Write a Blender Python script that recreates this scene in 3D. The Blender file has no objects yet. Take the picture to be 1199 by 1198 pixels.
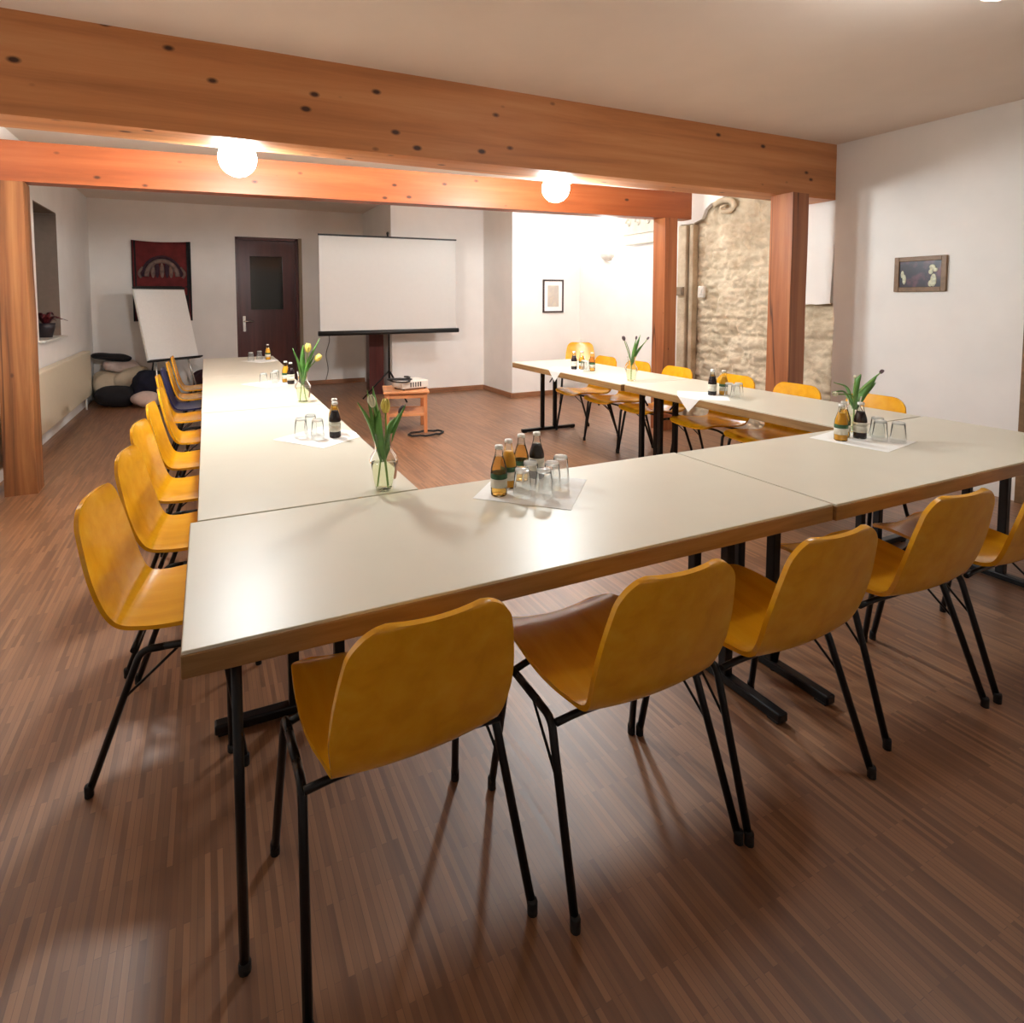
import bpy, bmesh, math, random
from mathutils import Vector, Matrix, noise
random.seed(7)
PI = math.pi
SC = bpy.context.scene
COL = SC.collection

# ------------------------------------------------------------------ materials
def lin(c):
    return tuple(((v/255)/12.92 if v/255 <= .04045 else ((v/255+.055)/1.055)**2.4) for v in c) + (1.0,)

def new_mat(name):
    m = bpy.data.materials.new(name); m.use_nodes = True
    nt = m.node_tree
    return m, nt, nt.nodes['Principled BSDF']

def nd(nt, t, **kw):
    n = nt.nodes.new(t)
    for k, v in kw.items():
        if k in n.inputs: n.inputs[k].default_value = v
        else: setattr(n, k, v)
    return n

def ramp(nt, stops):
    r = nt.nodes.new('ShaderNodeValToRGB')
    el = r.color_ramp.elements
    while len(el) < len(stops): el.new(.5)
    for e, (p, c) in zip(el, stops): e.position = p; e.color = c
    return r

def plain(name, rgb, rough=.5, metal=0.0, var=.06, scale=20, bump=0.0, coat=0.0, spec=.5):
    m, nt, b = new_mat(name); L = nt.links.new
    tc = nd(nt, 'ShaderNodeTexCoord')
    n = nd(nt, 'ShaderNodeTexNoise', Scale=scale, Detail=4.0)
    L(tc.outputs['Object'], n.inputs['Vector'])
    c = lin(rgb)
    r = ramp(nt, [(.3, tuple(max(0, x*(1-var)) for x in c[:3])+(1,)), (.7, tuple(min(1, x*(1+var)) for x in c[:3])+(1,))])
    L(n.outputs['Fac'], r.inputs['Fac']); L(r.outputs['Color'], b.inputs['Base Color'])
    b.inputs['Roughness'].default_value = rough; b.inputs['Metallic'].default_value = metal
    b.inputs['Coat Weight'].default_value = coat; b.inputs['Specular IOR Level'].default_value = spec
    if bump:
        bp = nd(nt, 'ShaderNodeBump', Strength=bump, Distance=.01)
        L(n.outputs['Fac'], bp.inputs['Height']); L(bp.outputs['Normal'], b.inputs['Normal'])
    return m

def wood(name, dark, mid, light, stretch, rough=.45, knots=0.0, scale=1.0, coat=0.0, cracks=0.0):
    """grain drawn out along the axis whose stretch factor is small"""
    m, nt, b = new_mat(name); L = nt.links.new
    tc = nd(nt, 'ShaderNodeTexCoord'); mp = nd(nt, 'ShaderNodeMapping'); mp.inputs['Scale'].default_value = stretch
    L(tc.outputs['Object'], mp.inputs['Vector'])
    n = nd(nt, 'ShaderNodeTexNoise', Scale=scale, Detail=6.0, Roughness=.6, Distortion=.4)
    L(mp.outputs['Vector'], n.inputs['Vector'])
    r = ramp(nt, [(.25, lin(dark)), (.5, lin(mid)), (.78, lin(light))])
    L(n.outputs['Fac'], r.inputs['Fac'])
    out = r.outputs['Color']
    if knots:
        mk = nd(nt, 'ShaderNodeMapping'); mk.inputs['Scale'].default_value = tuple(6.5 if s > 1.5 else 3.6 for s in stretch)
        L(tc.outputs['Object'], mk.inputs['Vector'])
        v = nd(nt, 'ShaderNodeTexVoronoi', Scale=1.15)
        L(mk.outputs['Vector'], v.inputs['Vector'])
        kr = ramp(nt, [(knots*.5, (1, 1, 1, 1)), (knots, (0, 0, 0, 1))])
        L(v.outputs['Distance'], kr.inputs['Fac'])
        mx = nd(nt, 'ShaderNodeMix', data_type='RGBA')
        L(kr.outputs['Color'], mx.inputs['Factor']); L(out, mx.inputs['A']); mx.inputs['B'].default_value = lin((70, 34, 18))
        out = mx.outputs['Result']
    if cracks:
        mc = nd(nt, 'ShaderNodeMapping'); mc.inputs['Scale'].default_value = tuple(s*.5 if s > 2 else s*.22 for s in stretch)
        L(tc.outputs['Object'], mc.inputs['Vector'])
        n2 = nd(nt, 'ShaderNodeTexNoise', Scale=scale, Detail=2.0); L(mc.outputs['Vector'], n2.inputs['Vector'])
        cr = ramp(nt, [(.495-cracks, (0, 0, 0, 1)), (.5, (1, 1, 1, 1)), (.505+cracks, (0, 0, 0, 1))])
        L(n2.outputs['Fac'], cr.inputs['Fac'])
        mx = nd(nt, 'ShaderNodeMix', data_type='RGBA')
        L(cr.outputs['Color'], mx.inputs['Factor']); L(out, mx.inputs['A']); mx.inputs['B'].default_value = lin((74, 38, 20))
        out = mx.outputs['Result']
    L(out, b.inputs['Base Color'])
    bp = nd(nt, 'ShaderNodeBump', Strength=.15, Distance=.005); L(n.outputs['Fac'], bp.inputs['Height']); L(bp.outputs['Normal'], b.inputs['Normal'])
    b.inputs['Roughness'].default_value = rough; b.inputs['Coat Weight'].default_value = coat
    return m

def thin_glass(name, tint, refl=1.0, rough=.02, light_mix=0.0):
    m = bpy.data.materials.new(name); m.use_nodes = True; nt = m.node_tree; L = nt.links.new
    nt.nodes.clear()
    o = nd(nt, 'ShaderNodeOutputMaterial'); t = nd(nt, 'ShaderNodeBsdfTransparent'); g = nd(nt, 'ShaderNodeBsdfGlossy', Roughness=rough)
    t.inputs['Color'].default_value = tint; g.inputs['Color'].default_value = (1, 1, 1, 1)
    lw = nd(nt, 'ShaderNodeLayerWeight', Blend=.22*refl); mx = nd(nt, 'ShaderNodeMixShader')
    n = nd(nt, 'ShaderNodeTexNoise', Scale=30.0); bp = nd(nt, 'ShaderNodeBump', Strength=.05)
    L(n.outputs['Fac'], bp.inputs['Height']); L(bp.outputs['Normal'], g.inputs['Normal'])
    src = t
    if light_mix:  # white body mixed in to brighten the clear glass
        df = nd(nt, 'ShaderNodeBsdfTranslucent'); df.inputs['Color'].default_value = (1, 1, .98, 1)
        d2_ = nd(nt, 'ShaderNodeBsdfDiffuse'); d2_.inputs['Color'].default_value = (1, 1, .98, 1)
        m2 = nd(nt, 'ShaderNodeMixShader'); L(df.outputs[0], m2.inputs[1]); L(d2_.outputs[0], m2.inputs[2])
        m3 = nd(nt, 'ShaderNodeMixShader'); m3.inputs['Fac'].default_value = light_mix; L(t.outputs[0], m3.inputs[1]); L(m2.outputs[0], m3.inputs[2]); src = m3
    L(lw.outputs['Fresnel'], mx.inputs['Fac']); L(src.outputs[0], mx.inputs[1]); L(g.outputs[0], mx.inputs[2]); L(mx.outputs[0], o.inputs['Surface'])
    return m

def glow(name, rgb, strength):
    m, nt, b = new_mat(name)
    b.inputs['Base Color'].default_value = (.9, .9, .9, 1)
    b.inputs['Emission Color'].default_value = rgb; b.inputs['Emission Strength'].default_value = strength
    return m

def floor_mat():
    m, nt, b = new_mat('strip_parquet'); L = nt.links.new
    tc = nd(nt, 'ShaderNodeTexCoord'); mp = nd(nt, 'ShaderNodeMapping'); mp.inputs['Rotation'].default_value = (0, 0, PI/2)
    L(tc.outputs['Object'], mp.inputs['Vector'])
    br = nd(nt, 'ShaderNodeTexBrick', Scale=1.0, offset=.37, offset_frequency=2)
    br.inputs['Brick Width'].default_value = .26; br.inputs['Row Height'].default_value = .0145
    br.inputs['Mortar Size'].default_value = .0006; br.inputs['Bias'].default_value = -.1
    br.inputs['Color1'].default_value = lin((106, 68, 42)); br.inputs['Color2'].default_value = lin((178, 128, 88)); br.inputs['Mortar'].default_value = lin((98, 68, 54))
    L(mp.outputs['Vector'], br.inputs['Vector'])
    mp2 = nd(nt, 'ShaderNodeMapping'); mp2.inputs['Scale'].default_value = (60, 3, 1); L(tc.outputs['Object'], mp2.inputs['Vector'])
    n = nd(nt, 'ShaderNodeTexNoise', Scale=1.0, Detail=4.0); L(mp2.outputs['Vector'], n.inputs['Vector'])
    r = ramp(nt, [(.3, lin((106, 68, 44))), (.7, lin((142, 98, 66)))]); L(n.outputs['Fac'], r.inputs['Fac'])
    mx = nd(nt, 'ShaderNodeMix', data_type='RGBA'); mx.inputs['Factor'].default_value = .45
    L(br.outputs['Color'], mx.inputs['A']); L(r.outputs['Color'], mx.inputs['B']); L(mx.outputs['Result'], b.inputs['Base Color'])
    rr = ramp(nt, [(.2, (.4,)*3+(1,)), (.8, (.55,)*3+(1,))]); L(n.outputs['Fac'], rr.inputs['Fac']); L(rr.outputs['Color'], b.inputs['Roughness'])
    b.inputs['Specular IOR Level'].default_value = .5
    b.inputs['Coat Weight'].default_value = .7; b.inputs['Coat Roughness'].default_value = .45
    return m

def stone_mat(name='sandstone'):
    m, nt, b = new_mat(name); L = nt.links.new
    tc = nd(nt, 'ShaderNodeTexCoord')
    n = nd(nt, 'ShaderNodeTexNoise', Scale=4.0, Detail=8.0, Roughness=.65); L(tc.outputs['Object'], n.inputs['Vector'])
    r = ramp(nt, [(.3, lin((178, 160, 134))), (.5, lin((206, 190, 164))), (.72, lin((228, 214, 190)))]); L(n.outputs['Fac'], r.inputs['Fac'])
    L(r.outputs['Color'], b.inputs['Base Color']); b.inputs['Roughness'].default_value = .9
    n2 = nd(nt, 'ShaderNodeTexNoise', Scale=28.0, Detail=6.0); L(tc.outputs['Object'], n2.inputs['Vector'])
    bp = nd(nt, 'ShaderNodeBump', Strength=.5, Distance=.02); L(n2.outputs['Fac'], bp.inputs['Height']); L(bp.outputs['Normal'], b.inputs['Normal'])
    return m

def picture_mat(name, stops, scale, sx=1, sz=1):
    m, nt, b = new_mat(name); L = nt.links.new
    tc = nd(nt, 'ShaderNodeTexCoord'); mp = nd(nt, 'ShaderNodeMapping'); mp.inputs['Scale'].default_value = (sx, sx, sz); L(tc.outputs['Object'], mp.inputs['Vector'])
    n = nd(nt, 'ShaderNodeTexNoise', Scale=scale, Detail=3.0); L(mp.outputs['Vector'], n.inputs['Vector'])
    r = ramp(nt, stops); L(n.outputs['Fac'], r.inputs['Fac']); L(r.outputs['Color'], b.inputs['Base Color']); b.inputs['Roughness'].default_value = .3
    return m

M = {}
M['plaster'] = plain('white_plaster', (240, 235, 230), .9, var=.03, scale=3, bump=.15)
M['ceil'] = plain('ceiling_plaster', (238, 222, 208), .95, var=.03, scale=2, bump=.2)
M['floor'] = floor_mat()
M['stone'] = stone_mat()
M['palestone'] = plain('pale_limestone', (214, 206, 192), .9, var=.06, scale=20, bump=.3)
M['beam'] = wood('beam_wood', (166, 104, 60), (202, 132, 80), (220, 158, 106), (.5, 9, 9), .5, knots=.15, scale=1.0)
M['smallbeam'] = wood('glulam_wood', (130, 66, 32), (154, 82, 42), (172, 100, 58), (.6, 10, 10), .45, knots=.13)
M['post'] = wood('old_post_wood', (66, 36, 18), (134, 84, 46), (178, 124, 74), (12, 12, .5), .55, knots=.12, cracks=.012)
M['postred'] = wood('red_post_wood', (126, 70, 40), (162, 96, 56), (190, 126, 78), (11, 11, .6), .5, knots=.06, cracks=.008)
M['skirt'] = wood('skirting_wood', (120, 78, 52), (150, 102, 70), (170, 122, 88), (3, 3, 20), .5)
M['laminate'] = plain('cream_laminate', (216, 208, 190), .36, var=.015, scale=6, spec=.25)
M['edge'] = wood('table_edge_wood', (124, 88, 50), (150, 114, 70), (170, 134, 88), (3, 3, 40), .45)
M['steel'] = plain('black_steel', (22, 20, 22), .35, .4, var=.1)
M['rubber'] = plain('black_rubber', (16, 15, 16), .7)
M['ply'] = wood('yellow_plywood', (224, 152, 14), (238, 168, 24), (246, 184, 42), (14, 2, 14), .22, scale=1.0, coat=.3)
M['blueply'] = plain('navy_lacquer', (28, 34, 78), .3, var=.1)
M['white'] = plain('white_enamel', (228, 222, 212), .4, var=.02)
M['paper'] = plain('white_paper', (248, 246, 242), .8, var=.02, scale=40)
M['screen'] = plain('matte_screen', (206, 204, 200), .85, var=.01)
M['black'] = plain('black_plastic', (20, 18, 18), .45)
M['chrome'] = plain('brushed_metal', (200, 198, 194), .25, .9)
M['door'] = wood('dark_door_wood', (62, 22, 22), (80, 32, 30), (94, 44, 40), (14, 14, .8), .35)
M['doorglass'] = plain('dark_pane', (26, 30, 28), .12, spec=.8)
M['trimwall'] = plain('door_reveal', (150, 132, 112), .8, var=.04)
M['nightglass'] = plain('night_pane', (14, 14, 18), .05, spec=.8)
M['glass'] = thin_glass('clear_tumbler_glass', (.96, .97, .96, 1), .7, .03, .13)
M['glassbase'] = thin_glass('thick_glass_base', (.96, .97, .96, 1), .8, .03, .5)  # whitish mix paints the light caught by the thick base
M['vaseglass'] = thin_glass('clear_vase_glass', (.95, .97, .93, 1), .8, .02, .06)
M['water'] = thin_glass('vase_water', (.95, .97, .86, 1), .4)
M['botglass'] = thin_glass('bottle_glass', (.95, .96, .93, 1), .8)
M['amber'] = thin_glass('apple_juice', (.90, .68, .30, 1), .4, .02, .05)
M['orange'] = plain('orange_juice', (232, 168, 34), .3)
M['redjuice'] = plain('dark_red_juice', (36, 10, 22), .2)
M['labelgreen'] = plain('green_label', (40, 84, 48), .6, var=.3, scale=60)
M['labelwhite'] = plain('white_label', (214, 208, 190), .6, var=.1, scale=60)
M['cap'] = plain('silver_cap', (226, 222, 214), .35, .3)
M['stem'] = plain('tulip_stem', (126, 162, 78), .5, var=.15)
M['leaf'] = plain('tulip_leaf', (98, 150, 70), .45, var=.25, scale=14)
M['petalyellow'] = plain('yellow_petal', (240, 220, 110), .5, var=.12)
M['petalwhite'] = plain('cream_petal', (238, 232, 200), .5, var=.1)
M['petaldark'] = plain('closed_bud', (92, 74, 78), .6, var=.2)
M['navy'] = plain('navy_fabric', (26, 24, 44), .95, var=.2, scale=30)
M['blackfab'] = plain('black_fabric', (22, 19, 24), .95, var=.2, scale=30)
M['maroon'] = plain('maroon_fabric', (58, 20, 34), .95, var=.2)
M['cream'] = plain('cream_fabric', (204, 188, 164), .95, var=.06, scale=12)
M['pink'] = plain('pale_pink_fabric', (206, 186, 178), .95, var=.06)
M['stool'] = wood('beech_stool', (186, 116, 70), (208, 140, 92), (222, 160, 112), (2, 14, 14), .45)
M['stoolv'] = wood('beech_leg', (176, 104, 62), (200, 128, 82), (216, 148, 102), (14, 14, 2), .45)
M['clothred'] = plain('red_cloth', (104, 34, 34), .95, var=.25, scale=8)
M['clothdark'] = plain('dark_cloth_border', (36, 34, 36), .95, var=.3, scale=20)
M['clothmotif'] = plain('grey_cloth_motif', (120, 96, 88), .95, var=.35, scale=18)
M['clothshade'] = plain('plum_cloth_motif', (62, 36, 46), .95, var=.3, scale=18)
M['frameblack'] = plain('dark_frame', (52, 32, 30), .4)
M['framebrown'] = wood('brown_frame', (104, 76, 48), (126, 94, 62), (142, 108, 76), (20, 20, 20), .45)
M['pastel'] = picture_mat('pastel_print', [(.3, lin((206, 196, 176))), (.55, lin((188, 178, 170))), (.75, lin((216, 196, 160)))], 9)
M['night'] = picture_mat('dusk_print', [(.32, lin((30, 26, 36))), (.5, lin((44, 36, 52))), (.68, lin((110, 66, 78)))], 11)
M['flowerprint'] = plain('pale_flower_print', (206, 204, 176), .4, var=.3, scale=60)
M['pot'] = plain('dark_pot', (48, 40, 44), .4)
M['redleaf'] = plain('red_leaf', (92, 26, 34), .5, var=.3)
M['globe'] = glow('lit_globe', (.91, .985, 1, 1), 140)
M['globe2'] = glow('lit_ceiling_globe', (.92, .98, 1, 1), 24)
M['globe3'] = glow('lit_flat_lamp', (.93, .985, 1, 1), 58)
M['shadegrey'] = plain('reveal_shade_grey', (128, 112, 100), .9, var=.05)  # niche shade put into the colour
M['radcream'] = plain('radiator_cream', (226, 212, 186), .4, var=.02)
M['sconce'] = glow('lit_sconce', (.94, .99, 1, 1), 200)
M['cord'] = plain('grey_cord', (120, 104, 92), .6)

# ------------------------------------------------------------------ mesh helpers
class MB:
    def __init__(s): s.v = []; s.f = []; s.smooth = []
    def add(s, vs, fs, smooth=False):
        o = len(s.v); s.v += [tuple(v) for v in vs]; s.f += [tuple(i+o for i in f) for f in fs]; s.smooth += [smooth]*len(fs); return s
    def box(s, c, d, bev=0.0, rot=None):
        bm = bmesh.new(); bmesh.ops.create_cube(bm, size=1)
        for v in bm.verts: v.co = Vector((v.co.x*d[0], v.co.y*d[1], v.co.z*d[2]))
        if bev: bmesh.ops.bevel(bm, geom=list(bm.edges), offset=bev, segments=2, affect='EDGES', profile=.5)
        R = rot or Matrix.Identity(3)
        bm.verts.index_update()
        s.add([R @ v.co + Vector(c) for v in bm.verts], [[v.index for v in f.verts] for f in bm.faces]); bm.free(); return s
    def tube(s, pts, r, seg=10, cap=True):
        pts = [Vector(p) for p in pts]; n = len(pts); rs = r if isinstance(r, (list, tuple)) else [r]*n
        t0 = (pts[1]-pts[0]).normalized(); a = Vector((0, 0, 1)) if abs(t0.z) < .9 else Vector((1, 0, 0))
        u = t0.cross(a).normalized(); vs = []
        for i, p in enumerate(pts):
            t = (pts[min(i+1, n-1)]-pts[max(i-1, 0)]).normalized()
            u = (u - t*u.dot(t)).normalized(); w = t.cross(u)
            for k in range(seg):
                an = 2*PI*k/seg; vs.append(p + (u*math.cos(an)+w*math.sin(an))*rs[i])
        fs = [(i*seg+k, i*seg+(k+1) % seg, (i+1)*seg+(k+1) % seg, (i+1)*seg+k) for i in range(n-1) for k in range(seg)]
        s.add(vs, fs, True)
        if cap:
            s.add(vs[:seg], [tuple(range(seg))[::-1]]); s.add(vs[-seg:], [tuple(range(seg))])
        return s
    def lathe(s, prof, seg=24, c=(0, 0, 0), smooth=True):
        c = Vector(c); vs = []
        for r, z in prof:
            for k in range(seg): an = 2*PI*k/seg; vs.append(c+Vector((r*math.cos(an), r*math.sin(an), z)))
        n = len(prof)
        fs = [(i*seg+k, i*seg+(k+1) % seg, (i+1)*seg+(k+1) % seg, (i+1)*seg+k) for i in range(n-1) for k in range(seg)]
        s.add(vs, fs, smooth)
        return s
    def prism(s, poly, axis, a, b):
        """poly of 2D points pushed from a to b along axis 0/1/2"""
        def P(p, h): 
            q = list(p); q.insert(axis, h); return tuple(q)
        n = len(poly); vs = [P(p, a) for p in poly]+[P(p, b) for p in poly]
        fs = [tuple(range(n)), tuple(range(2*n-1, n-1, -1))]+[(i, i+n, (i+1) % n+n, (i+1) % n) for i in range(n)]
        return s.add(vs, fs)
    def ell(s, c, r, seg=20, rings=12, p=1.0, rot=None, nz=0.0):
        c = Vector(c); vs = []; R = rot or Matrix.Identity(3)
        def sg(x): return math.copysign(abs(x)**p, x)
        for i in range(rings+1):
            ph = -PI/2+PI*i/rings
            for k in range(seg):
                an = 2*PI*k/seg
                q = Vector((r[0]*sg(math.cos(ph))*sg(math.cos(an)), r[1]*sg(math.cos(ph))*sg(math.sin(an)), r[2]*math.sin(ph)))
                if nz: q *= 1+nz*noise.noise(q*6+c*3)
                vs.append(R @ q + c)
        fs = [(i*seg+k, i*seg+(k+1) % seg, (i+1)*seg+(k+1) % seg, (i+1)*seg+k) for i in range(rings) for k in range(seg)]
        return s.add(vs, fs, True)
    def build(s, name, mat, parent=None, loc=None):
        me = bpy.data.meshes.new(name); me.from_pydata(s.v, [], s.f)
        bm = bmesh.new(); bm.from_mesh(me)
        sm = s.smooth
        for i, f in enumerate(bm.faces): f.smooth = sm[i]
        bmesh.ops.remove_doubles(bm, verts=bm.verts, dist=1e-6)
        bmesh.ops.dissolve_degenerate(bm, dist=1e-7, edges=bm.edges)
        bmesh.ops.recalc_face_normals(bm, faces=bm.faces)
        bm.to_mesh(me); bm.free()
        me.materials.append(mat)
        o = bpy.data.objects.new(name, me); COL.objects.link(o)
        if parent: o.parent = parent
        if loc: o.location = loc
        return o

def fillet(pts, r, k=5):
    pts = [Vector(p) for p in pts]; out = [pts[0]]
    for i in range(1, len(pts)-1):
        a = (pts[i-1]-pts[i]); b = (pts[i+1]-pts[i]); d = min(r, a.length*.45, b.length*.45)
        A = pts[i]+a.normalized()*d; B = pts[i]+b.normalized()*d
        for j in range(k+1):
            t = j/k; out.append(A*(1-t)**2+pts[i]*2*t*(1-t)+B*t*t)
    return out+[pts[-1]]

def crom(P, n):
    P = [Vector(p) for p in P]; P = [P[0]*2-P[1]]+P+[P[-1]*2-P[-2]]; out = []; segs = len(P)-3
    for i in range(n+1):
        x = min(i/n*segs, segs-1e-9); k = int(x); t = x-k; a, b, c, d = P[k:k+4]
        out.append(.5*((2*b)+(c-a)*t+(2*a-5*b+4*c-d)*t*t+(3*b-a-3*c+d)*t**3))
    return out

def tag(o, label, cat, group=None, kind=None):
    o['label'] = label; o['category'] = cat
    if group: o['group'] = group
    if kind: o['kind'] = kind
    return o
def thing(name, label, cat, loc=(0, 0, 0), rz=0, group=None):
    o = bpy.data.objects.new(name, None); COL.objects.link(o); o.location = loc; o.rotation_euler = (0, 0, rz); o.empty_display_size = .05
    return tag(o, label, cat, group)
def struct(name, mb, mat, label, cat, parent=None):
    o = mb.build(name, mat, parent)
    if not parent: tag(o, label, cat, kind='structure')
    return o
def dup(src, loc, rz, label, group=None):
    r = src.copy(); COL.objects.link(r); r.location = loc; r.rotation_euler = (0, 0, rz); r['label'] = label
    if group: r['group'] = group
    for ch in list(src.children):
        c = ch.copy(); COL.objects.link(c); c.parent = r
        for g in list(ch.children):
            d = g.copy(); COL.objects.link(d); d.parent = c
    return r

# ------------------------------------------------------------------ camera (the photograph is an off-centre crop, hence the shift)
f, cx, cy = 679.1, 549.94, 391.6
yaw, pitch, roll, H = .42556, .06148, .00281, 1.42
cyw, syw, cp, sp = math.cos(yaw), math.sin(yaw), math.cos(pitch), math.sin(pitch)
fwd = Vector((syw*cp, cyw*cp, -sp)); right = Vector((cyw, -syw, 0)); down = fwd.cross(right)
cr, sr = math.cos(roll), math.sin(roll)
rr_ = right*cr+down*sr; dd_ = down*cr-right*sr
cam = bpy.data.cameras.new('camera'); camo = bpy.data.objects.new('camera', cam); COL.objects.link(camo)
camo.matrix_world = Matrix(((rr_.x, -dd_.x, -fwd.x, 0), (rr_.y, -dd_.y, -fwd.y, 0), (rr_.z, -dd_.z, -fwd.z, H), (0, 0, 0, 1)))
cam.sensor_fit = 'HORIZONTAL'; cam.sensor_width = 36; cam.lens = f/1199*36
cam.shift_x = (599.5-cx)/1199; cam.shift_y = -(599-cy)/1199; cam.clip_start = .05
SC.camera = camo

# ------------------------------------------------------------------ room shell
XL, XR, YB, YF = -1.5, 5.1, 9.8, -2.2
ZC, ZC2 = 2.765, 2.865
struct('floor', MB().box(((XL+XR)/2, (YB+YF)/2, -.05), (XR-XL+1.2, YB-YF+.6, .1)), M['floor'], 'brown strip parquet floor running through the whole room', 'floor')
struct('ceiling', MB().box(((XL+XR)/2, (3.5+YF)/2-.1, ZC+.1), (XR-XL+.6, 3.5-YF+.2, .2)), M['ceil'], 'off-white ceiling over the near half in front of the big beam', 'ceiling')
struct('ceiling_back', MB().box(((XL+XR)/2, (3.5+YB)/2, ZC2+.1), (XR-XL+.6, YB-3.5+.4, .2)), M['ceil'], 'off-white ceiling over the far half behind the big beam', 'ceiling')
# left wall with the deep window niche
wl = MB()
T = .34
def lw(y0, y1, z0, z1): wl.box((XL-T/2, (y0+y1)/2, (z0+z1)/2), (T, y1-y0, z1-z0))
lw(YF-.2, 6.9, 0, 3.0); lw(7.85, YB+.2, 0, 3.0); lw(6.9, 7.85, 0, 1.0); lw(6.9, 7.85, 2.385, 3.0)
struct('wall_left', wl, M['plaster'], 'white plaster wall on the left with a deep window niche', 'wall')
w = thing('window_1', 'night-dark window set deep in the left wall niche', 'window', (XL-.30, 7.375, 1.0)); w['kind'] = 'structure'
fr = MB()
for yy in (-.45, .0, .45): fr.box((0, yy, .69), (.05, .06, 1.36), .004)
for zz in (.05, 1.34): fr.box((0, 0, zz), (.05, .95, .07), .004)
fr.build('window_frame', M['white'], w)
MB().box((-.01, 0, .69), (.01, .9, 1.3)).build('window_pane', M['nightglass'], w)
MB().box((.20, 0, .012), (.32, 1.02, .022), .004).build('window_sill', M['white'], w)
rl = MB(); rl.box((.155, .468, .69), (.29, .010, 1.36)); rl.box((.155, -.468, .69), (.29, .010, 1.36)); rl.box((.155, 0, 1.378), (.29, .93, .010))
rl.build('reveal_shade_lining', M['shadegrey'], w)  # lining added inside the niche, its grey stands in for shade
# back wall with the door opening
DX0, DX1, DZ = .43, 1.40, 2.40
wb = MB()
def bw(x0, x1, z0, z1): wb.box(((x0+x1)/2, YB+.12, (z0+z1)/2), (x1-x0, .24, z1-z0))
bw(XL-.3, DX0, 0, 3.0); bw(DX1, XR+.3, 0, 3.0); bw(DX0, DX1, DZ, 3.0)
struct('wall_back', wb, M['plaster'], 'white plaster back wall holding the dark door', 'wall')
d = thing('door_1', 'dark brown door with a dark upper pane in the back wall', 'door', ((DX0+DX1)/2, YB+.10, 0)); d['kind'] = 'structure'
dw = DX1-DX0
x0_, x1_ = -dw/2+.035, dw/2-.055; xa, xb = x0_+.185, x1_-.20; lf = MB()
lf.box(((x0_+xa)/2, .02, 1.19), (xa-x0_, .045, 2.37), .002); lf.box(((xb+x1_)/2, .02, 1.19), (x1_-xb, .045, 2.37), .002)
lf.box(((xa+xb)/2, .02, .63), (xb-xa+.004, .044, 1.25), .002); lf.box(((xa+xb)/2, .02, 2.24), (xb-xa+.004, .044, .27), .002)
lf.build('door_leaf', M['door'], d)
MB().box(((xa+xb)/2, .025, 1.68), (xb-xa+.01, .015, .88)).build('door_pane', M['doorglass'], d)
df = MB(); df.box((-dw/2+.02, 0, DZ/2), (.045, .12, DZ), .004); df.box((dw/2-.03, 0, DZ/2), (.06, .12, DZ), .004); df.box((0, 0, DZ-.02), (dw, .12, .05), .004)
df.build('door_frame', M['door'], d)
dh = MB().box((-dw/2+.115, -.012, 1.03), (.045, .012, .25), .004).build('handle_plate', M['chrome'], d)
MB().tube(fillet([(-dw/2+.115, -.01, 1.07), (-dw/2+.115, -.065, 1.07), (-dw/2+.245, -.065, 1.07)], .02), .011, 8).build('door_handle', M['chrome'], dh)
rv = MB().box((dw/2+.012, -.035, DZ/2), (.05, .17, DZ)).build('door_reveal', M['trimwall'], d)
# block of wall that steps forward behind the projection screen, and the step to the right bay
struct('wall_block', MB().box(((2.46+XR+.2)/2, (8.18+YB+.1)/2, 1.5), (XR+.2-2.46, YB+.1-8.18, 3.0)), M['plaster'], 'white wall block stepping forward behind the projection screen', 'wall')
struct('wall_bay', MB().box(((3.95+XR+.2)/2, (7.25+8.3)/2, 1.5), (XR+.2-3.95, 8.3-7.25, 3.0)), M['plaster'], 'bright white wall face holding the small black-framed print', 'wall')
struct('wall_front', MB().box(((XL+XR)/2, YF-.1, 1.5), (XR-XL+.6, .2, 3.0)), M['plaster'], 'white plaster wall behind the camera', 'wall')
# right wall: plaster sheet with a ragged opening that shows the old masonry
def jag(a, b, n, amp, seed):
    out = []
    for i in range(1, n):
        t = i/n; out.append((a[0]+(b[0]-a[0])*t+amp*noise.noise(Vector((i*1.7, seed, 0))), a[1]+(b[1]-a[1])*t+amp*noise.noise(Vector((i*1.7, seed, 9)))))
    return out
P0 = (YF-.2, 0); P1 = (3.36, 0); P2 = (3.385, 1.36); P3 = (3.40, 2.55)
near = [P0, P1]+jag(P1, P2, 10, .05, 1)+[P2]+jag(P2, P3, 5, .01, 2)+[P3, (4.10, 2.60)]+jag((4.1, 2.6), (4.66, 2.50), 5, .03, 3)+[(4.66, 2.5), (4.80, 2.46), (4.88, 2.40), (4.92, 2.31), (5.06, 2.27), (5.24, 2.28)]
P4 = (5.25, 0)
outline = near+jag((5.24, 2.28), P4, 8, .015, 4)+[P4, (7.3, 0), (7.3, 3.0), (YF-.2, 3.0)]
wr = MB().prism(outline, 0, XR, XR+.05)
o = struct('wall_right', wr, M['plaster'], 'white plaster wall on the right with a ragged opening onto bare stone', 'wall')
# thin plaster patch above the low stone strip
pp = [(3.42, 1.37)]+jag((3.42, 1.37), (3.86, 1.35), 7, .02, 6)+[(3.9, 1.35), (3.9, 2.62), (3.37, 2.62)]
struct('wall_patch', MB().prism(pp, 0, XR+.008, XR+.05), M['plaster'], 'recessed white plaster patch above the low stone strip right of the big post', 'wall')
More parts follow.
